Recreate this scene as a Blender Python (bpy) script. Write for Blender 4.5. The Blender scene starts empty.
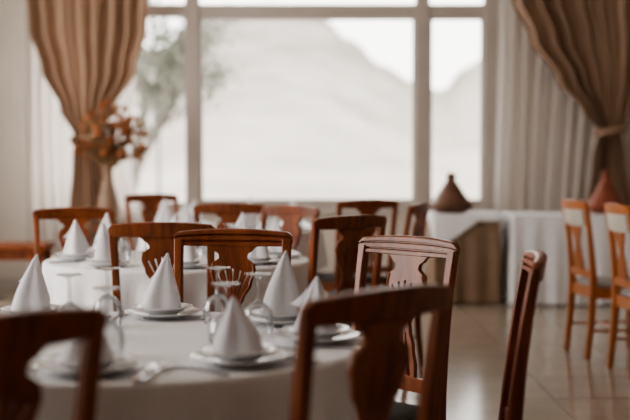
import bpy, bmesh, math, random
from mathutils import Vector, Matrix, noise
random.seed(7)
D = bpy.data
SC = bpy.context.scene
COL = SC.collection
F = 1200.0
HC = 1.19
def X(px, d): return (px-315.0)/F*d

# ------------------------------------------------------------------ materials
def mat(name, base, rough=0.5, base2=None, scale=8.0, stretch=(1,1,1), metal=0.0, coat=0.0,
        bump=0.0, bscale=40.0, trans=0.0, sheen=0.0, spec=0.5, detail=4.0):
    m = D.materials.new(name); m.use_nodes = True
    nt = m.node_tree; N = nt.nodes; L = nt.links
    b = N['Principled BSDF']
    b.inputs['Roughness'].default_value = rough
    b.inputs['Metallic'].default_value = metal
    b.inputs['Coat Weight'].default_value = coat
    b.inputs['Coat Roughness'].default_value = 0.15
    b.inputs['Specular IOR Level'].default_value = spec
    b.inputs['Sheen Weight'].default_value = sheen
    tc = N.new('ShaderNodeTexCoord'); mp = N.new('ShaderNodeMapping')
    mp.inputs['Scale'].default_value = stretch
    L.new(tc.outputs['Object'], mp.inputs['Vector'])
    nz = N.new('ShaderNodeTexNoise'); nz.inputs['Scale'].default_value = scale
    nz.inputs['Detail'].default_value = detail
    L.new(mp.outputs[0], nz.inputs['Vector'])
    cr = N.new('ShaderNodeValToRGB')
    b2 = base2 or tuple(c*0.85 for c in base)
    cr.color_ramp.elements[0].position = 0.3; cr.color_ramp.elements[0].color = (*b2, 1)
    cr.color_ramp.elements[1].position = 0.7; cr.color_ramp.elements[1].color = (*base, 1)
    L.new(nz.outputs['Fac'], cr.inputs[0]); L.new(cr.outputs[0], b.inputs['Base Color'])
    if bump > 0:
        n2 = N.new('ShaderNodeTexNoise'); n2.inputs['Scale'].default_value = bscale
        L.new(mp.outputs[0], n2.inputs['Vector'])
        bp = N.new('ShaderNodeBump'); bp.inputs['Strength'].default_value = bump
        bp.inputs['Distance'].default_value = 0.01
        L.new(n2.outputs['Fac'], bp.inputs['Height']); L.new(bp.outputs[0], b.inputs['Normal'])
    if trans > 0:
        t = N.new('ShaderNodeBsdfTranslucent'); mx = N.new('ShaderNodeMixShader')
        L.new(cr.outputs[0], t.inputs['Color'])
        mx.inputs[0].default_value = trans
        L.new(b.outputs[0], mx.inputs[1]); L.new(t.outputs[0], mx.inputs[2])
        L.new(mx.outputs[0], N['Material Output'].inputs['Surface'])
    return m

M_WOOD = mat('mahogany_wood', (0.29,0.085,0.030), 0.36, (0.12,0.032,0.013), 6, (6,6,0.7), coat=0.06, spec=0.30)
M_HONEY = mat('honey_wood', (0.50,0.17,0.05), 0.35, (0.32,0.10,0.03), 6, (6,6,0.7), coat=0.12)
M_SEAT = mat('seat_fabric_dark', (0.09,0.09,0.09), 0.9, bump=0.3, bscale=300)
M_SEAT2 = mat('seat_fabric_light', (0.42,0.41,0.40), 0.9, bump=0.3, bscale=300)
M_CREST_GLOSS = mat('crest_gloss_pale', (0.52,0.47,0.40), 0.9, bump=0.2, bscale=200)  # pale colour stands in for the glossy reflection on the crest rail
M_CLOTH = mat('white_tablecloth_linen', (0.86,0.855,0.875), 0.85, (0.81,0.805,0.825), 10, bump=0.25, bscale=60, sheen=0.05)
M_NAP = mat('napkin_linen', (0.88,0.87,0.90), 0.85, (0.82,0.81,0.84), 14, bump=0.2, bscale=90, trans=0.18)
M_TAN = mat('tan_tablecloth', (0.28,0.19,0.125), 0.9, (0.22,0.145,0.095), 8, bump=0.2, bscale=60)
M_PORC = mat('white_porcelain', (0.80,0.80,0.81), 0.18, (0.76,0.76,0.77), 5, coat=0.3)
M_STEEL = mat('cutlery_steel', (0.60,0.60,0.61), 0.2, (0.50,0.50,0.51), 20, metal=1.0)
M_WALL = mat('wall_plaster', (0.62,0.56,0.50), 0.9, (0.57,0.515,0.455), 3, bump=0.1, bscale=30)
M_CEIL = mat('ceiling_plaster', (0.66,0.60,0.53), 0.9)
M_FRAME = mat('window_frame_paint', (0.44,0.39,0.35), 0.45, (0.40,0.35,0.31), 3)
M_DRAPE = mat('beige_drape', (0.38,0.245,0.165), 0.75, (0.295,0.185,0.122), 5, (3,3,0.6), trans=0.16, sheen=0.2)
M_SHEER = mat('sheer_curtain', (0.80,0.745,0.70), 0.9, (0.74,0.685,0.64), 6, (4,4,.5), trans=0.5)
M_TAG1 = mat('tagine_brown_clay', (0.17,0.075,0.045), 0.5, (0.10,0.045,0.028), 12)
M_TAG2 = mat('tagine_red_clay', (0.28,0.08,0.042), 0.4, (0.18,0.052,0.03), 12)
M_FLOWER = mat('dried_flowers', (0.60,0.26,0.12), 0.9, (0.34,0.13,0.06), 14, trans=0.25)
M_STRAW = mat('dried_leaves', (0.40,0.25,0.13), 0.9, (0.22,0.14,0.08), 14, trans=0.2)
M_VASE = mat('vase_ceramic', (0.26,0.16,0.10), 0.5, (0.18,0.11,0.07), 8)
M_BARK = mat('tree_bark', (0.17,0.155,0.13), 0.9, bump=0.3)
M_LEAF = mat('tree_foliage', (0.22,0.225,0.18), 0.9, (0.12,0.13,0.10), 3, trans=0.25, spec=0.1)
M_TRIM = mat('painted_trim', (0.50,0.46,0.42), 0.5)
M_LAMP = mat('lamp_post_iron', (0.20,0.20,0.20), 0.6)

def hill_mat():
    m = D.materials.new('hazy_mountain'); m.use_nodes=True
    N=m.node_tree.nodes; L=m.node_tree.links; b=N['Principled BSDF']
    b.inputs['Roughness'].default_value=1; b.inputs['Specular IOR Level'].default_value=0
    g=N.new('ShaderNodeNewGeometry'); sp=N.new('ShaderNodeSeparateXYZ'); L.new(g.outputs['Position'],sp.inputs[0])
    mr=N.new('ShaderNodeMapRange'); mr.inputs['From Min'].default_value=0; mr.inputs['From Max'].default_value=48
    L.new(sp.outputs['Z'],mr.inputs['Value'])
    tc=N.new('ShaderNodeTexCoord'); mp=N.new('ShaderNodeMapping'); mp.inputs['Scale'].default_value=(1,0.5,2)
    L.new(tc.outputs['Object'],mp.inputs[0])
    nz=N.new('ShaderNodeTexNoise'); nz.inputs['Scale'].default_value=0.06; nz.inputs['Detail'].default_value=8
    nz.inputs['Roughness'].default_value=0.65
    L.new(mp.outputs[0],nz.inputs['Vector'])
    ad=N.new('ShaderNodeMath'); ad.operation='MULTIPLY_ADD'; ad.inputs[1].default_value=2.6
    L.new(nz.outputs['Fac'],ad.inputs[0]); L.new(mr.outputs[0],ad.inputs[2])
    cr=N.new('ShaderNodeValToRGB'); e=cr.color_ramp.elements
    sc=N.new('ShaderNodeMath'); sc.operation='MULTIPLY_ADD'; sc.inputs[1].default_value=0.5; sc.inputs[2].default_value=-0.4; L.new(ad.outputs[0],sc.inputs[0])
    e[0].position=0.12; e[0].color=(0.50,0.47,0.43,1); e[1].position=0.85; e[1].color=(0.18,0.172,0.158,1)  # haze put into the colour: foothills paler, ridge darker
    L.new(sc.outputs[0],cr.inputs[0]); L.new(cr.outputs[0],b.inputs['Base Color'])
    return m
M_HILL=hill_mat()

def glass_mat(name, fac, tint=(0.97,0.98,0.98)):
    m = D.materials.new(name); m.use_nodes = True
    N = m.node_tree.nodes; L = m.node_tree.links
    N.remove(N['Principled BSDF'])
    tr = N.new('ShaderNodeBsdfTransparent'); tr.inputs[0].default_value = (*tint,1)
    gl = N.new('ShaderNodeBsdfGlossy'); gl.inputs['Roughness'].default_value = 0.08
    fr = N.new('ShaderNodeFresnel'); fr.inputs[0].default_value = 1.45
    mth = N.new('ShaderNodeMath'); mth.operation='MULTIPLY_ADD'
    mth.inputs[1].default_value = 0.75; mth.inputs[2].default_value = fac
    L.new(fr.outputs[0], mth.inputs[0])
    mx = N.new('ShaderNodeMixShader'); L.new(mth.outputs[0], mx.inputs[0])
    L.new(tr.outputs[0], mx.inputs[1]); L.new(gl.outputs[0], mx.inputs[2])
    L.new(mx.outputs[0], N['Material Output'].inputs['Surface'])
    return m
M_GLASS = glass_mat('drinking_glass', 0.12, (0.96,0.97,0.98))
M_PANE = glass_mat('window_glass', 0.0, (0.99,0.99,0.99))

def floor_mat():
    m = D.materials.new('polished_floor_tiles'); m.use_nodes = True
    N = m.node_tree.nodes; L = m.node_tree.links; b = N['Principled BSDF']
    tc = N.new('ShaderNodeTexCoord')
    br = N.new('ShaderNodeTexBrick'); br.offset = 0.0
    br.inputs['Scale'].default_value = 1.0
    br.inputs['Brick Width'].default_value = 0.6; br.inputs['Row Height'].default_value = 0.6
    br.inputs['Mortar Size'].default_value = 0.006; br.inputs['Mortar Smooth'].default_value = 0.2
    br.inputs['Color1'].default_value = (0.48,0.405,0.325,1)
    br.inputs['Color2'].default_value = (0.44,0.37,0.295,1)
    br.inputs['Mortar'].default_value = (0.16,0.13,0.10,1)
    L.new(tc.outputs['Object'], br.inputs['Vector'])
    nz = N.new('ShaderNodeTexNoise'); nz.inputs['Scale'].default_value = 3.5; nz.inputs['Detail'].default_value = 8
    L.new(tc.outputs['Object'], nz.inputs['Vector'])
    mx = N.new('ShaderNodeMixRGB'); mx.blend_type='MULTIPLY'; mx.inputs[0].default_value = 0.35
    L.new(br.outputs['Color'], mx.inputs[1]); L.new(nz.outputs['Fac'], mx.inputs[2])
    L.new(mx.outputs[0], b.inputs['Base Color'])
    b.inputs['Roughness'].default_value = 0.16
    return m
M_FLOOR = floor_mat()

# ------------------------------------------------------------------ mesh builder
class MB:
    def __init__(s): s.v=[]; s.f=[]; s.m=[]; s.mats=[]
    def mi(s, m):
        if m not in s.mats: s.mats.append(m)
        return s.mats.index(m)
    def add(s, vs, fs, m, M=None):
        o = len(s.v)
        for p in vs:
            p = Vector(p)
            if M is not None: p = M @ p
            s.v.append(tuple(p))
        k = s.mi(m)
        for f in fs: s.f.append(tuple(i+o for i in f)); s.m.append(k)
    def box(s, a, b, m, M=None, ch=0.0):
        x0,y0,z0=a; x1,y1,z1=b
        if ch<=0:
            vs=[(x0,y0,z0),(x1,y0,z0),(x1,y1,z0),(x0,y1,z0),(x0,y0,z1),(x1,y0,z1),(x1,y1,z1),(x0,y1,z1)]
            s.add(vs,[(3,2,1,0),(4,5,6,7),(0,1,5,4),(1,2,6,5),(2,3,7,6),(3,0,4,7)],m,M)
        else:
            def ring(z,i):
                return [(x0+ch+i,y0+i,z),(x1-ch-i,y0+i,z),(x1-i,y0+ch+i,z),(x1-i,y1-ch-i,z),(x1-ch-i,y1-i,z),(x0+ch+i,y1-i,z),(x0+i,y1-ch-i,z),(x0+i,y0+ch+i,z)]
            s.loft([ring(z0,ch),ring(z0+ch,0),ring(z1-ch,0),ring(z1,ch)],m,M)
    def loft(s, rings, m, M=None, cap=True, closed=True):
        n=len(rings[0]); vs=[p for r in rings for p in r]; fs=[]
        for i in range(len(rings)-1):
            for j in range(n if closed else n-1):
                k=(j+1)%n
                fs.append((i*n+j,i*n+k,(i+1)*n+k,(i+1)*n+j))
        if cap and closed:
            fs.append(tuple(reversed(range(n)))); fs.append(tuple(range((len(rings)-1)*n,len(rings)*n)))
        s.add(vs,fs,m,M)
    def lathe(s, prof, m, M=None, seg=32):
        rings=[]
        for r,z in prof:
            r=max(r,1e-4)
            rings.append([(r*math.cos(2*math.pi*j/seg), r*math.sin(2*math.pi*j/seg), z) for j in range(seg)])
        s.loft(rings,m,M,cap=True)
    def post(s, path, m, M=None, ch=0.3):
        rings=[]
        for x,y,z,w,d in path:
            c=min(w,d)*ch
            rings.append([(x-w+c,y-d,z),(x+w-c,y-d,z),(x+w,y-d+c,z),(x+w,y+d-c,z),(x+w-c,y+d,z),(x-w+c,y+d,z),(x-w,y+d-c,z),(x-w,y-d+c,z)])
        s.loft(rings,m,M)
    def tube(s, pts, radii, m, seg=8, M=None):
        rings=[]
        for i,p in enumerate(pts):
            p=Vector(p)
            a=Vector(pts[max(i-1,0)]); b=Vector(pts[min(i+1,len(pts)-1)])
            t=(b-a).normalized()
            up=Vector((0,0,1)) if abs(t.z)<0.9 else Vector((1,0,0))
            u=t.cross(up).normalized(); w=t.cross(u).normalized()
            rings.append([tuple(p+radii[i]*(u*math.cos(2*math.pi*j/seg)+w*math.sin(2*math.pi*j/seg))) for j in range(seg)])
        s.loft(rings,m,M)
    def mesh(s, name, smooth=True, angle=35):
        me=D.meshes.new(name); me.from_pydata(s.v,[],s.f)
        for m in s.mats: me.materials.append(m)
        me.polygons.foreach_set('material_index', s.m)
        bm=bmesh.new(); bm.from_mesh(me); bmesh.ops.recalc_face_normals(bm, faces=bm.faces); bm.to_mesh(me); bm.free()
        if smooth:
            me.polygons.foreach_set('use_smooth',[True]*len(me.polygons))
            me.set_sharp_from_angle(angle=math.radians(angle))
        me.update(); return me
def obj(name, me, loc=(0,0,0), rz=0.0, parent=None, sc=None):
    o=D.objects.new(name, me); COL.objects.link(o)
    o.location=loc; o.rotation_euler=(0,0,rz)
    if sc: o.scale=sc
    if parent: o.parent=parent
    return o

# ------------------------------------------------------------------ chair
def lean(z): 
    return 0.0 if z<0.44 else -((z-0.44)*0.05 + (z-0.44)**2*0.13)
def interp(tab, x):
    for i in range(len(tab)-1):
        if tab[i][0]<=x<=tab[i+1][0]:
            t=(x-tab[i][0])/(tab[i+1][0]-tab[i][0]); t=t*t*(3-2*t) 
            return tab[i][1]*(1-t)+tab[i+1][1]*t
    return tab[-1][1] if x>tab[-1][0] else tab[0][1]
HW=[(0.515,0.070),(0.56,0.066),(0.62,0.052),(0.675,0.034),(0.695,0.028),(0.72,0.040),(0.77,0.066),(0.815,0.079),(0.84,0.075),(0.858,0.048),(0.872,0.048),(0.89,0.070),(0.912,0.098)]
def splat_mesh():
    cu=D.curves.new('splat_tmp','CURVE'); cu.dimensions='2D'; cu.fill_mode='BOTH'
    cu.extrude=0.006; cu.bevel_depth=0.0015; cu.bevel_resolution=1
    def poly(pts):
        sp=cu.splines.new('POLY'); sp.points.add(len(pts)-1)
        for i,p in enumerate(pts): sp.points[i].co=(p[0],p[1],0,1)
        sp.use_cyclic_u=True
    n=44; zs=[0.515+(0.912-0.515)*i/n for i in range(n+1)]
    out=[(interp(HW,z),z) for z in zs]+[(-interp(HW,z),z) for z in reversed(zs)]
    poly(out)
    for k in range(-2,3):
        b0=(k*0.0080,0.728); top=(k*0.0265, 0.826-0.006*abs(k)**1.3)
        w0,w1=0.0015,0.0056
        pts=[(b0[0]-w0,b0[1]),(b0[0]+w0,b0[1]),(top[0]+w1,top[1]-0.006)]
        for a in (30,60,90,120,150):
            pts.append((top[0]+w1*math.cos(math.radians(a)), top[1]-0.006+w1*math.sin(math.radians(a))))
        pts.append((top[0]-w1,top[1]-0.006)); poly(pts)
    for k in (-1.5,-0.5,0.5,1.5):
        t=(k*0.0135,0.668); b=(k*0.030,0.54); w0,w1=0.0028,0.0078
        poly([(b[0]-w1,b[1]),(b[0],b[1]-0.008),(b[0]+w1,b[1]),(t[0]+w0,t[1]),(t[0]-w0,t[1])])
    o=D.objects.new('tmpc',cu); COL.objects.link(o)
    bpy.context.view_layer.update()
    me=D.meshes.new_from_object(o.evaluated_get(bpy.context.evaluated_depsgraph_get()))
    D.objects.remove(o)
    vs=[(v.co.x, v.co.z+lean(v.co.y)+(-0.016), v.co.y) for v in me.vertices]
    fs=[tuple(p.vertices) for p in me.polygons]
    D.meshes.remove(me)
    return vs,fs
SPLAT=splat_mesh()

def build_chair(name, wood, seat, gloss_panel=False):
    b=MB()
    for sx in (-1,1):
        path=[]
        for z,w,d,dy,dx in [(0,0.014,0.016,-0.035,0.0),(0.2,0.016,0.019,-0.014,0),(0.42,0.017,0.023,0,0),(0.5,0.016,0.021,0,0),(0.6,0.015,0.018,0,0.002),(0.7,0.014,0.016,0,0.004),(0.8,0.014,0.015,0,0.006),(0.87,0.015,0.014,0,0.008),(0.925,0.016,0.013,0,0.009)]:
            path.append((sx*(0.180+dx), lean(z)+dy, z, w, d))
        b.post(path, wood)
    prof=[(.5,.06),(.5,.24),(.15,.28),(.15,.34),(.5,.38),(.5,.60),(.15,.64),(.15,.70),(.5,.74),(.5,.93),(.3,1),(-.3,1),(-.5,.93),(-.5,.06),(-.3,0),(.3,0)]
    rings=[]; n=26
    for i in range(n+1):
        u=-1+2*i/n; x=u*0.207
        e=max(0,abs(u)-0.93)/0.07
        top=0.960-0.012*abs(u)**2.2-0.012*e*e; bot=0.898+0.004*abs(u)+0.012*e*e
        yb=-0.020*(1-u*u)
        th=0.028*(1-0.4*e*e)
        rings.append([(x, lean(bot+(top-bot)*zf)+yb+yo*th, bot+(top-bot)*zf) for yo,zf in prof])
    b.loft(rings, wood)
    rings=[]
    for i in range(13):
        u=-1+2*i/12; x=u*0.175; yb=-0.014*(1-u*u)
        z0,z1=0.492,0.530+0.006*(1-u*u)
        y=lean(0.51)+yb
        rings.append([(x,y-0.010,z0),(x,y+0.010,z0),(x,y+0.010,z1-0.004),(x,y+0.006,z1),(x,y-0.006,z1),(x,y-0.010,z1-0.004)])
    b.loft(rings, wood)
    b.add(SPLAT[0],SPLAT[1],wood)
    for sx in (-1,1):
        zs=[0.700+0.142*i/12 for i in range(13)]
        b.tube([(sx*(interp(HW,z)-0.005), lean(z)-0.016+0.007, z) for z in zs],[0.004]*13,wood,seg=6)
    for sx in (-1,1):
        b.post([(sx*0.198,0.385,0,0.012,0.012),(sx*0.198,0.385,0.30,0.018,0.018),(sx*0.198,0.385,0.34,0.021,0.021),(sx*0.198,0.385,0.435,0.021,0.021)], wood)
    b.box((-0.18,0.375,0.365),(0.18,0.397,0.432),wood,ch=0.003)
    b.box((-0.17,-0.010,0.365),(0.17,0.012,0.432),wood,ch=0.003)
    for sx in (-1,1):
        rings=[]
        for y,x in ((0.01,0.184),(0.37,0.200)):
            rings.append([(sx*(x-0.010),y,0.365),(sx*(x+0.010),y,0.365),(sx*(x+0.010),y,0.432),(sx*(x-0.010),y,0.432)])
        b.loft(rings,wood)
        b.tube([(sx*0.182,-0.015,0.17),(sx*0.197,0.38,0.17)],[0.009,0.009],wood)
    b.tube([(-0.19,0.18,0.17),(0.19,0.18,0.17)],[0.009,0.009],wood)
    rings=[]
    for z,ins in ((0.430,0.004),(0.436,0.0),(0.452,0.0),(0.462,0.010),(0.468,0.035),(0.471,0.09)):
        r=[]
        for (x,y) in ((-0.16,0.018),(-0.06,0.018),(0.06,0.018),(0.16,0.018),(0.18,0.03),(0.205,0.2),(0.218,0.385),(0.205,0.408),(0.07,0.418),(-0.07,0.418),(-0.205,0.408),(-0.218,0.385),(-0.205,0.2),(-0.18,0.03)):
            c=Vector((0,0.21)); p=Vector((x,y)); dd=(p-c); L=dd.length
            q=c+dd*((L-ins)/L)
            r.append((q.x,q.y,z))
        rings.append(r)
    b.loft(rings, seat)
    if gloss_panel:  # added panel below the crest, carries the painted reflection
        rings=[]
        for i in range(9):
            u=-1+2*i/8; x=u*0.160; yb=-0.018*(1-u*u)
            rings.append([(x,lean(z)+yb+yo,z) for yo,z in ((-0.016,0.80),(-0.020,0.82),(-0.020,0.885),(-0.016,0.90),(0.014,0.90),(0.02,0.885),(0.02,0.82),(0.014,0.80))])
        b.loft(rings, M_CREST_GLOSS)
    return b.mesh(name, angle=40)
ME_CHAIR=build_chair('dining_chair', M_WOOD, M_SEAT)
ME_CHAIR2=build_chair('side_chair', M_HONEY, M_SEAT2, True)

def chair(cx, cy, fx, fy, me=None, name='dining_chair'):
    L=math.hypot(fx,fy); fx/=L; fy/=L
    off=0.075
    return obj(name, me or ME_CHAIR, (cx+off*fx, cy+off*fy, 0), math.atan2(-fx,fy))

chair(-0.28,4.14,-0.13,-1)      # focus chair
chair(0.30,3.72,-0.74,-0.67)
chair(0.135,2.20,-0.72,0.69)
chair(-0.475,1.82,-0.74,0.67)
chair(0.568,3.04,-0.985,0.12)
chair(-1.42,4.56,0.62,-0.78)
chair(-0.59,4.60,0.02,1)
chair(0.165,5.20,-0.62,0.78)
chair(-1.23,6.10,0.33,-0.94)
chair(-0.48,6.74,0.03,1)
chair(-0.12,6.35,-0.66,-0.72)
chair(0.335,7.45,-0.35,0.93)
chair(0.60,6.75,-0.93,0.32)
chair(-1.20,8.75,0.5,-0.86)
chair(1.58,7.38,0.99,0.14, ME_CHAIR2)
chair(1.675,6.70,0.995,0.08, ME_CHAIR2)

# ------------------------------------------------------------------ tables
def table(name, cx, cy, r, seed=0, drop=0.26, nf=15):
    b=MB()
    b.lathe([(0.0,0.715),(r-0.03,0.715),(r-0.02,0.72),(r-0.02,0.738),(r-0.03,0.742),(0,0.742)],M_WOOD,seg=48)
    b.lathe([(0,0.06),(0.05,0.06),(0.06,0.12),(0.038,0.2),(0.03,0.4),(0.045,0.55),(0.035,0.66),(0.11,0.70),(0.11,0.714),(0,0.714)],M_WOOD,seg=24)
    for k in range(4):
        M=Matrix.Rotation(math.pi/4+k*math.pi/2,4,'Z')
        b.tube([(0.03,0,0.15),(0.14,0,0.11),(0.26,0,0.04),(0.33,0,0.017)],[0.03,0.026,0.02,0.017],M_WOOD,M=M)
    t=obj(name, b.mesh(name), (cx,cy,0))
    c=MB(); n=240; rings=[]
    zt=0.750
    rng=random.Random(seed); ph=[rng.uniform(0,6.28) for _ in range(4)]
    for rr in (0.02,0.2*r,0.4*r,0.6*r,0.8*r,0.93*r):
        rings.append([(rr*math.cos(2*math.pi*j/n),rr*math.sin(2*math.pi*j/n),zt+0.0006*math.sin(5*2*math.pi*j/n+rr*20)) for j in range(n)])
    for k in range(0,5):
        a=math.radians(90*k/4)
        rr=r-0.014+0.014*math.sin(a); z=zt-0.014*(1-math.cos(a))
        rings.append([(rr*math.cos(2*math.pi*j/n),rr*math.sin(2*math.pi*j/n),z) for j in range(n)])
    for k in range(1,11):
        t_=k/10; ring=[]
        for j in range(n):
            a=2*math.pi*j/n
            w=math.sin(nf*a+ph[0]+0.7*math.sin(3*a+ph[1]))+0.35*math.sin(2.0*nf*a+ph[2])
            rr=r+t_*0.012+0.026*(t_**0.8)*w
            z=zt-0.014-(drop-0.014)*t_ 
            ring.append((rr*math.cos(a),rr*math.sin(a),z))
        rings.append(ring)
    c.loft(rings,M_CLOTH,cap=False)
    c.add([(rings[0][j]) for j in range(n)],[tuple(range(n))],M_CLOTH)
    obj('tablecloth', c.mesh('tablecloth',angle=80),(0,0,0),parent=t)
    return t
ZT=0.7515

def plate_mesh():
    b=MB()
    b.lathe([(0,0.0),(0.056,0.0),(0.058,0.003),(0.078,0.008),(0.106,0.016),(0.108,0.018),(0.106,0.0195),(0.078,0.0125),(0.060,0.007),(0,0.006)],M_PORC,seg=48)
    o=0.0075
    b.lathe([(0,o),(0.040,o),(0.042,o+0.003),(0.056,o+0.010),(0.064,o+0.018),(0.083,o+0.0225),(0.085,o+0.0245),(0.083,o+0.026),(0.062,o+0.022),(0.052,o+0.012),(0.040,o+0.006),(0,o+0.005)],M_PORC,seg=48)
    return b.mesh('dinner_plate_stack',angle=50)
ME_PLATE=plate_mesh()
def napkin_mesh(seed):
    rng=random.Random(seed); b=MB()
    H=0.160+rng.uniform(-0.01,0.012); R=0.055; n=64; rows=16
    lx,ly=rng.uniform(-0.012,0.012),rng.uniform(-0.008,0.008)
    turns=math.radians(500); rings=[]
    p0=rng.uniform(0,6.28)
    for i in range(rows+1):
        t=i/rows
        ring=[]
        for j in range(n+1):
            u=j/n; a=-math.pi/2-turns*0.5+u*turns
            base=R*(0.80+0.26*u)
            crease=1+0.18*math.cos(3*a+p0)+0.07*math.cos(5*a+p0*2)
            rad=base*crease*((1-t)**0.92)*(1+0.10*math.sin(math.pi*t))+0.0015*(1+u)
            z=H*t
            hem=0.0
            if u>0.62: hem=(u-0.62)/0.38*0.075*(1-t)
            z=z+hem*(1-t)
            x=rad*math.cos(a)+lx*t*t*1.5; y=rad*math.sin(a)+ly*t*t*1.5
            ring.append((x,y,z))
        rings.append(ring)
    b.loft(rings,M_NAP,cap=False,closed=False)
    return b.mesh('folded_napkin',angle=60)
ME_NAPS=[napkin_mesh(s) for s in range(5)]
def glass_mesh():
    b=MB()
    b.lathe([(0.033,0.0),(0.036,0.015),(0.037,0.035),(0.032,0.055),(0.018,0.068),(0.006,0.074),(0.0042,0.082),(0.004,0.12),(0.006,0.128),(0.030,0.1335),(0.032,0.1345),(0.030,0.1355),(0,0.1365)],M_GLASS,seg=32)
    k=[i for i,f in enumerate(b.f) if len(f)>4][0]; b.f.pop(k); b.m.pop(k)
    return b.mesh('wine_glass')
ME_GLASS=glass_mesh()
def spoon_mesh():
    b=MB()
    path=[(-0.10,0.0022,0.0055),(-0.095,0.0022,0.009),(-0.06,0.0024,0.0065),(0.0,0.003,0.004),(0.035,0.004,0.004),(0.045,0.003,0.009),(0.058,0.002,0.0185),(0.075,0.0015,0.021),(0.09,0.002,0.017),(0.099,0.004,0.008),(0.101,0.005,0.002)]
    rings=[[(x,-w,z+0.0015),(x,-w*0.5,z-0.0008),(x,w*0.5,z-0.0008),(x,w,z+0.0015),(x,w*0.5,z+0.0006),(x,-w*0.5,z+0.0006)] for x,z,w in path]
    b.loft(rings,M_STEEL); return b.mesh('spoon')
def fork_mesh():
    b=MB()
    path=[(-0.10,0.0022,0.005),(-0.095,0.0022,0.009),(-0.06,0.0024,0.006),(0.0,0.003,0.004),(0.03,0.004,0.0045),(0.042,0.003,0.010),(0.058,0.002,0.0125)]
    rings=[[(x,-w,z-0.0008),(x,w,z-0.0008),(x,w,z+0.001),(x,-w,z+0.001)] for x,z,w in path]
    b.loft(rings,M_STEEL)
    for k in (-1.5,-0.5,0.5,1.5):
        yy=k*0.0066
        b.loft([[(x,yy-w,z-0.0007),(x,yy+w,z-0.0007),(x,yy+w,z+0.0009),(x,yy-w,z+0.0009)] for x,z,w in ((0.056,0.002,0.0024),(0.08,0.003,0.002),(0.1,0.006,0.001))],M_STEEL)
    return b.mesh('fork')
def knife_mesh():
    b=MB()
    path=[(-0.11,0.004,0.0055,0.0055),(-0.10,0.005,0.009,0.009),(-0.03,0.0045,0.0075,0.0075),(0.0,0.003,0.006,0.006),(0.01,0.0012,0.010,0.008),(0.06,0.001,0.011,0.008),(0.10,0.0008,0.006,0.008),(0.112,0.0006,-0.004,0.008)]
    rings=[[(x,-w,0.0008),(x,w2,0.0008),(x,w2,0.0008+h),(x,-w,0.0008+h)] for x,h,w,w2 in path]
    b.loft(rings,M_STEEL); return b.mesh('table_knife')
ME_SPOON,ME_FORK,ME_KNIFE=spoon_mesh(),fork_mesh(),knife_mesh()

cnt=[0]
def setting(cx,cy,x,y,rz=None,cut=True,ns=1.0):
    cnt[0]+=1
    ang=math.atan2(cy-y,cx-x)
    obj('dinner_plate_stack',ME_PLATE,(x,y,ZT))
    obj('folded_napkin',ME_NAPS[cnt[0]%5],(x,y,ZT+0.0285),random.uniform(-0.5,0.5) if rz is None else rz,sc=(1,1,ns))
    if cut:
        dx,dy=math.cos(ang),math.sin(ang); px,py=-dy,dx
        ox,oy=-dx*0.015,-dy*0.015
        obj('fork',ME_FORK,(x+px*0.122+ox,y+py*0.122+oy,ZT+0.001),ang+0.10)
        obj('table_knife',ME_KNIFE,(x-px*0.122,y-py*0.122,ZT+0.001),ang)
        obj('spoon',ME_SPOON,(x-px*0.146+ox,y-py*0.146+oy,ZT+0.001),ang-0.08,sc=(0.9,0.8,1))

NC=(-0.45,2.95)
table('round_dining_table',*NC,0.59,1)
for x,y,ns in ((-0.43,3.38,1),(-0.09,3.25,1),(0.003,2.92,.85),(-0.165,2.60,.76),(-0.475,2.49,.62),(-0.79,3.34,1),(-0.90,2.96,.9),(-0.80,2.61,.8)):
    setting(*NC,x,y,ns=ns)
for x,y in ((-0.262,3.22),(-0.145,3.04),(-0.555,3.20),(-0.21,2.80),(-0.62,3.02),(-0.47,2.70)):
    obj('wine_glass',ME_GLASS,(x,y,ZT),sc=(1.08,1.08,1.15))

M1=(-0.62,5.42)
table('round_dining_table',*M1,0.60,2)
for k in range(8):
    a=math.radians(10+45*k); setting(*M1,M1[0]+0.455*math.cos(a),M1[1]+0.455*math.sin(a),cut=(k%2==0))
    a+=math.radians(22); obj('wine_glass',ME_GLASS,(M1[0]+0.27*math.cos(a),M1[1]+0.27*math.sin(a),ZT),sc=(1.08,1.08,1.12))
M2=(-0.55,7.98)
table('round_dining_table',*M2,0.60,3)
for k in range(7):
    a=math.radians(-75+51.4*k); setting(*M2,M2[0]+0.455*math.cos(a),M2[1]+0.455*math.sin(a),cut=False)
    a+=math.radians(25); obj('wine_glass',ME_GLASS,(M2[0]+0.27*math.cos(a),M2[1]+0.27*math.sin(a),ZT))

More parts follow.
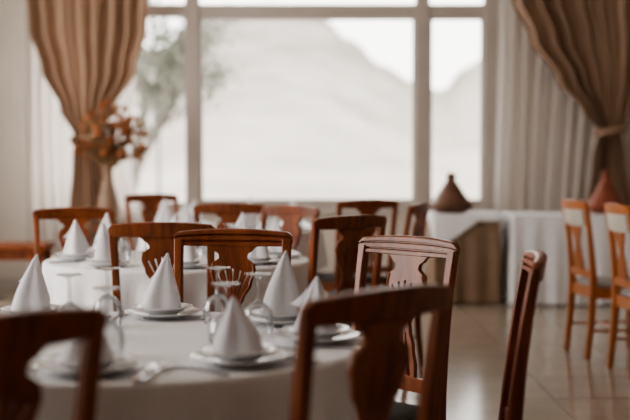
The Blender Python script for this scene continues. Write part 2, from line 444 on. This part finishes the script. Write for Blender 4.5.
def buffet(name,x0,x1,y0,y1,cloth,topper=None,h=0.75,sd=1):
    b=MB()
    b.box((x0+0.02,y0+0.02,h-0.035),(x1-0.02,y1-0.02,h-0.008),M_WOOD,ch=0.003)
    for x in (x0+0.07,x1-0.07):
        for y in (y0+0.07,y1-0.07): b.post([(x,y,0,0.02,0.02),(x,y,h-0.036,0.025,0.025)],M_WOOD)
    t=obj(name,b.mesh(name))
    def skirt(nm,m,top,bot,grow,amp,seed,botf=None):
        c=MB()
        W=x1-x0; Dp=y1-y0; P=2*(W+Dp); cnt_=int(P/0.02)
        rng=random.Random(seed); ph=rng.uniform(0,6)
        def pt(sv):
            sv%=P
            if sv<W: return (x0+sv,y0,0,-1)
            sv-=W
            if sv<Dp: return (x1,y0+sv,1,0)
            sv-=Dp
            if sv<W: return (x1-sv,y1,0,1)
            sv-=W
            return (x0,y1-sv,-1,0)
        rings=[]
        for k in range(0,11):
            tt=k/10; ring=[]
            for j in range(cnt_):
                sv=P*j/cnt_; x,y,nx,ny=pt(sv)
                bb=bot if botf is None else botf(sv/W if sv<W else 1.0)
                w=math.sin(sv*2*math.pi/0.19+ph+1.3*math.sin(sv*3.1))*0.5+0.5
                o=grow+amp*tt**0.7*w
                ring.append((x+nx*o,y+ny*o,top-0.004-(top-bb-0.004)*tt))
            rings.append(ring)
        c.loft(rings,m,cap=False)
        g=grow
        c.add([(x0-g,y0-g,top),(x1+g,y0-g,top),(x1+g,y1+g,top),(x0-g,y1+g,top)],[(0,1,2,3)],m)
        c.loft([[(x0-g,y0-g,top),(x1+g,y0-g,top),(x1+g,y1+g,top),(x0-g,y1+g,top)],[(x0-g,y0-g,top-0.006),(x1+g,y0-g,top-0.006),(x1+g,y1+g,top-0.006),(x0-g,y1+g,top-0.006)]],m,cap=False)
        obj(nm,c.mesh(nm,angle=70),parent=t)
    skirt('long_cloth',cloth,h,0.012,0.0,0.035,sd)
    if topper: skirt('cloth_topper',topper,h+0.004,h-0.05,0.037,0.006,5,lambda u: h-0.05-0.26*max(0,1-u*1.5))
buffet('buffet_table',X(432,10.2),X(496,10.2),10.0,10.55,M_TAN,M_CLOTH,sd=3)
buffet('buffet_table',X(508,10.2),X(680,10.2),9.92,10.55,M_CLOTH,sd=8)

def tagine(m,x,y,z,s=1.0,sz=1.0):
    b=MB()
    b.lathe([(0,0),(0.10,0),(0.11,0.01),(0.155,0.04),(0.175,0.055),(0.178,0.062),(0.165,0.065),(0,0.06)],m,seg=40)
    b.lathe([(0.158,0.066),(0.163,0.075),(0.158,0.085),(0.138,0.11),(0.108,0.16),(0.082,0.205),(0.058,0.25),(0.040,0.285),(0.030,0.30),(0.036,0.312),(0.040,0.33),(0.034,0.35),(0.018,0.362),(0,0.365)],m,seg=40)
    return obj('tagine_pot',b.mesh('tagine_pot',angle=50),(x,y,z),sc=(s,s,sz))
tagine(M_TAG1,X(451,10.25),10.25,0.7555,1.15,0.95)
tagine(M_TAG2,X(606,10.2),10.2,0.751,1.05,1.0)

# ------------------------------------------------------------------ room shell
XL,XR,YB,YF,ZC=-3.4,4.2,11.2,-2.5,3.2
def slab(name,a,b,m):
    q=MB(); q.box(a,b,m); return obj(name,q.mesh(name,smooth=False))
slab('floor',(XL-0.2,YF-0.2,-0.1),(XR+0.2,YB+0.25,0.0),M_FLOOR)
slab('ceiling',(XL-0.2,YF-0.2,ZC),(XR+0.2,YB+0.25,ZC+0.1),M_CEIL)
WX0,WX1,WZ0,WZ1=-2.62,1.70,0.74,3.02
q=MB()
q.box((XL-0.2,YB,0),(WX0,YB+0.22,ZC),M_WALL); q.box((WX1,YB,0),(XR+0.2,YB+0.22,ZC),M_WALL)
q.box((WX0,YB,0),(WX1,YB+0.22,WZ0),M_WALL); q.box((WX0,YB,WZ1),(WX1,YB+0.22,ZC),M_WALL)
obj('wall_back',q.mesh('wall_back',smooth=False))
q=MB(); ops=[(2.4,5.5),(6.8,10.2)]
ys=[YF-0.2]+[v for o in ops for v in o]+[YB]
for i in range(0,len(ys),2): q.box((XL-0.2,ys[i],0),(XL,ys[i+1],ZC),M_WALL)
for a,b_ in ops:
    q.box((XL-0.2,a,0),(XL,b_,0.8),M_WALL); q.box((XL-0.2,a,2.75),(XL,b_,ZC),M_WALL)
obj('wall_left',q.mesh('wall_left',smooth=False))
slab('wall_right',(XR,YF,0),(XR+0.2,YB,ZC),M_WALL)
slab('wall_front',(XL,YF-0.2,0),(XR+0.2,YF,ZC),M_WALL)
slab('baseboard_back',(XL,YB-0.015,0),(XR,YB,0.1),M_TRIM)
slab('baseboard_right',(XR-0.015,YF,0),(XR,YB-0.015,0.1),M_TRIM)
slab('baseboard_left',(XL,YF,0),(XL+0.015,YB-0.015,0.1),M_TRIM)

def win_back():
    q=MB(); y0,y1=YB+0.02,YB+0.12
    def xx(px): return X(px,YB+0.04)
    q.box((WX0,y0,WZ0),(WX1,y1,WZ0+0.07),M_FRAME,ch=0.006)
    q.box((WX0,y0,WZ1-0.06),(WX1,y1,WZ1),M_FRAME,ch=0.006)
    q.box((WX0,y0,2.54),(WX1,y1,2.655),M_FRAME,ch=0.006)
    q.box((xx(186),y0-0.02,WZ0),(xx(200),y1,WZ1),M_FRAME,ch=0.008)
    q.box((xx(415),y0-0.02,WZ0),(xx(429),y1,WZ1),M_FRAME,ch=0.008)
    q.box((xx(483),y0-0.02,WZ0),(WX1,y1,WZ1),M_FRAME,ch=0.008)
    q.box((WX0,y0,WZ0),(WX0+0.08,y1,WZ1),M_FRAME,ch=0.008)
    for a,b_ in ((200,415),(429,483)):
        q.box((xx(a),y0+0.02,WZ0+0.07),(xx(a)+0.025,y1-0.02,2.54),M_FRAME)
        q.box((xx(b_)-0.025,y0+0.02,WZ0+0.07),(xx(b_),y1-0.02,2.54),M_FRAME)
        q.box((xx(a)+0.025,y0+0.02,2.515),(xx(b_)-0.025,y1-0.02,2.54),M_FRAME)
        q.box((xx(a)+0.025,y0+0.02,WZ0+0.07),(xx(b_)-0.025,y1-0.02,WZ0+0.1),M_FRAME)
    q.add([(WX0+0.02,YB+0.08,WZ0+0.02),(WX1-0.02,YB+0.08,WZ0+0.02),(WX1-0.02,YB+0.08,WZ1-0.02),(WX0+0.02,YB+0.08,WZ1-0.02)],[(0,1,2,3)],M_PANE)
    q.box((WX0-0.03,YB-0.06,WZ0-0.03),(WX1+0.03,YB+0.02,WZ0+0.005),M_TRIM,ch=0.006)
    obj('window_1',q.mesh('window_1',smooth=False))
win_back()
for i,(a,b_) in enumerate(ops):
    q=MB(); x0,x1=XL-0.13,XL-0.04
    for z in (0.8,2.68): q.box((x0,a,z),(x1,b_,z+0.07),M_FRAME,ch=0.006)
    for y in (a,(a+b_)/2-0.04,b_-0.08): q.box((x0,y,0.8),(x1,y+0.08,2.75),M_FRAME,ch=0.006)
    obj('window_%d'%(i+2),q.mesh('window_side',smooth=False))

# ------------------------------------------------------------------ curtains
def curtain(name,m,y,lt,rt,folds,amp,z0=0.03,z1=2.95,seed=0,nu=240,nz=70):
    b=MB(); rows=[]; rng=random.Random(seed); ph=rng.uniform(0,6)
    for i in range(nz+1):
        z=z0+(z1-z0)*i/nz; xl=interp(lt,z); xr=interp(rt,z); w=xr-xl; row=[]
        a=amp*min(1.0,0.45+w*0.5)
        for j in range(nu+1):
            u=j/nu
            uu=u+0.012*math.sin(u*17+z*1.2+ph)+0.02*math.sin(u*5+ph*2)
            s=math.sin(2*math.pi*folds*uu+ph)
            yy=y-a*(s*(0.75+0.5*math.sin(u*9+ph))+0.3*math.sin(4*math.pi*folds*uu+1+z))
            row.append((xl+w*u+0.25*a*math.cos(2*math.pi*folds*uu), yy, z))
        rows.append(row)
    b.loft(rows,m,cap=False,closed=False)
    return b.mesh(name,angle=80)
dC=10.95
def cx(px): return X(px,dC)
def zz(py): return HC+(162-py)/F*dC
obj('sheer_curtain',curtain('sheer_curtain',M_SHEER,11.07,[(0,cx(496)),(3,cx(500))],[(0,cx(612)),(3,cx(640))],9,0.02,seed=1))
c1=obj('beige_drape',curtain('beige_drape',M_DRAPE,10.90,
   [(0,cx(580)),(zz(215),cx(584)),(zz(160),cx(590)),(zz(132),cx(595)),(zz(112),cx(580)),(zz(80),cx(553)),(zz(40),cx(526)),(zz(0),cx(508)),(3.0,cx(500))],
   [(0,cx(640)),(zz(215),cx(636)),(zz(160),cx(625)),(zz(132),cx(620)),(zz(112),cx(630)),(zz(80),cx(645)),(zz(40),cx(655)),(3.0,cx(662))],7,0.055,seed=2))
obj('sheer_curtain',curtain('sheer_curtain',M_SHEER,11.07,[(0,cx(24)),(3,cx(22))],[(0,cx(152)),(zz(140),cx(128)),(3,cx(150))],10,0.022,seed=3))
c2=obj('beige_drape',curtain('beige_drape',M_DRAPE,10.90,
   [(0,cx(66)),(zz(215),cx(70)),(zz(160),cx(74)),(zz(138),cx(76)),(zz(110),cx(62)),(zz(70),cx(44)),(zz(30),cx(32)),(3.0,cx(26))],
   [(0,cx(116)),(zz(215),cx(112)),(zz(160),cx(104)),(zz(138),cx(100)),(zz(110),cx(116)),(zz(70),cx(138)),(zz(30),cx(148)),(3.0,cx(153))],7,0.055,seed=4))
def tieback(px0,px1,py,par):
    b=MB(); x0,x1=cx(px0),cx(px1); z=zz(py); c=(x0+x1)/2; r=(x1-x0)/2+0.01; rings=[]
    for k in range(29):
        a=2*math.pi*k/28
        p=(c+r*math.cos(a),10.90+0.085*math.sin(a),z+0.03*math.cos(a))
        rings.append([(p[0],p[1],p[2]-0.035),(p[0]+0.006*math.cos(a),p[1]+0.006*math.sin(a),p[2]),(p[0],p[1],p[2]+0.035)])
    b.loft(rings,M_DRAPE,cap=False,closed=False)
    obj('tieback',b.mesh('tieback'),parent=par)
tieback(593,622,131,c1); tieback(74,102,138,c2)
q=MB(); q.tube([(-2.95,10.98,2.99),(3.3,10.98,2.99)],[0.016,0.016],M_WOOD,seg=12)
for x in (-2.97,3.32): q.lathe([(0,-0.03),(0.03,-0.01),(0.034,0.01),(0.02,0.03),(0,0.036)],M_WOOD,Matrix.Translation((x,10.98,2.99)),seg=16)
for x in (-2.8,0.0,3.15): q.box((x-0.01,10.98,2.975),(x+0.01,11.2,3.005),M_WOOD)
obj('curtain_rod',q.mesh('curtain_rod'))

# ------------------------------------------------------------------ flowers on stand
def flowers():
    b=MB(); rng=random.Random(11)
    b.lathe([(0,0.60),(0.15,0.60),(0.155,0.61),(0.15,0.625),(0,0.625)],M_WOOD,seg=28)
    for k in range(3):
        a=k*2.094
        b.tube([(0.17*math.cos(a),0.17*math.sin(a),0.0),(0.10*math.cos(a),0.10*math.sin(a),0.3),(0.12*math.cos(a),0.12*math.sin(a),0.60)],[0.012,0.012,0.014],M_WOOD)
    b.lathe([(0,0.626),(0.06,0.626),(0.09,0.70),(0.10,0.80),(0.075,0.92),(0.045,1.02),(0.04,1.10),(0.055,1.16),(0.05,1.16),(0.034,1.10),(0,1.08)],M_VASE,seg=28)
    for k in range(180):
        a=rng.uniform(0,6.283); sp=rng.uniform(0.05,1.0)**0.6
        top=Vector((math.cos(a)*0.33*sp, math.sin(a)*0.18*sp, 1.25+rng.uniform(-0.05,0.45)*(1.1-sp*0.5)))
        mid=Vector((top.x*0.45,top.y*0.45,(top.z+1.12)/2+0.03))
        b.tube([(0.01*math.cos(a),0.01*math.sin(a),1.10),tuple(mid),tuple(top)],[0.004,0.003,0.003],M_STRAW,seg=5)
        rr=rng.uniform(0.028,0.052)
        mm=M_FLOWER if k%3 else M_STRAW
        M=Matrix.Translation(top)@Matrix.Rotation(rng.uniform(0,3),4,Vector((rng.random(),rng.random(),rng.random()+.1)))
        for lay in range(2):
            for p in range(7):
                R=Matrix.Rotation(p*0.8976+lay*0.45,4,'Z')@Matrix.Rotation(-0.3-0.6*lay,4,'Y')
                b.add([(0,0,0),(rr*0.6,-rr*0.35,0.004),(rr*1.15,0,0.012),(rr*0.6,rr*0.35,0.004)],[(0,1,2,3)],mm,M@R)
        b.lathe([(0,-rr*0.25),(rr*0.4,0),(rr*0.3,rr*0.3),(0,rr*0.4)],mm,M,seg=8)
    return b.mesh('dried_flower_arrangement')
obj('dried_flower_arrangement',flowers(),(X(108,10.55),10.55,0))

b=MB()
b.box((-0.55,-0.2,0.44),(0.45,0.2,0.50),M_WOOD,ch=0.008)
for x in (-0.5,0.4):
    for y in (-0.16,0.16): b.post([(x,y,0,0.022,0.022),(x,y,0.44,0.028,0.028)],M_WOOD)
b.box((-0.5,-0.17,0.36),(0.4,-0.15,0.44),M_WOOD); b.box((-0.5,0.15,0.36),(0.4,0.17,0.44),M_WOOD)
obj('wooden_bench',b.mesh('wooden_bench'),(-2.72,10.25,0))

# ------------------------------------------------------------------ outside
def ridge(x):
    tab=[(-250,20),(-120,35),(-75,42),(-52,36),(-40,46),(-27,50),(-12,50),(2,47),(12,39),(22,31),(33,25),(42,22),(50,30),(57,34),(70,42),(110,55),(250,30)]
    return interp(tab,x)
b=MB(); nx,ny=170,80; vs=[]; fs=[]
for j in range(ny+1):
    y=14+ (430-14)*(j/ny)**1.4
    for i in range(nx+1):
        x=(-1+2*i/nx)*(60+ y*0.5)
        t=max(0,min(1,(y-60)/340)); t=t*t*(3-2*t)*0.6+t*0.4
        k=x*400/max(y,60)
        h=-0.4+t*(ridge(k)+0.6)
        h+=t*3.0*noise.noise(Vector((x*0.03,y*0.02,0)))+t*1.6*noise.noise(Vector((x*0.12,y*0.08,3)))
        h+=t*(1-t)*14*noise.noise(Vector((x*0.035,y*0.02,7)))
        vs.append((x,y,h))
for j in range(ny):
    for i in range(nx):
        a=j*(nx+1)+i; fs.append((a,a+1,a+nx+2,a+nx+1))
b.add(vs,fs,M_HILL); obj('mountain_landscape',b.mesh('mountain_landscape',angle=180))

def tree(name,x,y,h,seed,nl=26):
    rng=random.Random(seed); b=MB()
    def branch(p,d,L,r,depth):
        pts=[Vector(p)]; dd=Vector(d)
        for k in range(4):
            dd=(dd+Vector((rng.uniform(-.22,.22),rng.uniform(-.22,.22),rng.uniform(-.08,.14)))).normalized()
            pts.append(pts[-1]+dd*L/4)
        b.tube([tuple(q) for q in pts],[r*(1-0.13*k) for k in range(5)],M_BARK,seg=6)
        if depth>0:
            for k in range(3 if depth<3 else 4):
                s=rng.randint(2,4)
                nd=(dd+Vector((rng.uniform(-1,1),rng.uniform(-1,1),rng.uniform(-.3,.7)))).normalized()
                branch(pts[s],nd,L*0.62,r*0.5,depth-1)
        if depth<=1:
            for k in range(nl):
                q=pts[rng.randint(1,4)]+Vector((rng.gauss(0,.14),rng.gauss(0,.14),rng.gauss(0,.14)))
                s=rng.uniform(0.04,0.09)
                M=Matrix.Translation(q)@Matrix.Rotation(rng.uniform(0,6.28),4,Vector((rng.uniform(-1,1),rng.uniform(-1,1),rng.uniform(-1,1)+0.01)))
                b.add([(-s,0,0),(0,-s*.5,0),(s,0,0),(0,s*.5,0)],[(0,1,2,3)],M_LEAF,M)
    branch((0,0,0),(0.05,0,1),h*0.42,h*0.02,4)
    return obj(name,b.mesh(name,smooth=False),(x,y,-0.38))
tree('tree',X(122,22),22,6.2,5,nl=15)
b=MB(); b.lathe([(0,0),(0.12,0),(0.10,0.3),(0.05,0.4),(0.04,2.3),(0.07,2.35),(0,2.4)],M_LAMP,seg=14)
b.lathe([(0,2.38),(0.10,2.42),(0.17,2.65),(0.19,2.68),(0.03,2.82),(0,2.86)],M_LAMP,seg=14)
obj('street_lamp',b.mesh('street_lamp'),(X(159,28),28,-0.38))

# ------------------------------------------------------------------ light
w=D.worlds.new('World'); SC.world=w; w.use_nodes=True
bg=w.node_tree.nodes['Background']; bg.inputs[0].default_value=(1.0,0.97,0.93,1); bg.inputs[1].default_value=4.8
def area(name,loc,rot,sx,sy,power,color=(1,1,1)):
    l=D.lights.new(name,'AREA'); l.shape='RECTANGLE'; l.size=sx; l.size_y=sy; l.energy=power; l.color=color
    o=D.objects.new(name,l); COL.objects.link(o); o.location=loc; o.rotation_euler=rot; return o
for (a,b_),pw in zip(ops,(75,34)):
    area('window_daylight',(XL+0.02,(a+b_)/2,1.78),(0,-math.pi/2,0),1.9,2.5,pw,(1.0,0.96,0.92))
try:
    SC.view_settings.look='AgX - Medium High Contrast'
except Exception as e: print(e)

# ------------------------------------------------------------------ camera
cam=D.cameras.new('Camera'); co=D.objects.new('Camera',cam); COL.objects.link(co)
cam.sensor_width=36; cam.lens=F/630*36; cam.clip_end=2000; cam.clip_start=0.05
co.location=(0,0,HC); co.rotation_euler=(math.radians(90)-math.atan(48/F),0,0)
cam.dof.use_dof=True; cam.dof.focus_distance=3.85; cam.dof.aperture_fstop=1.9
SC.camera=co
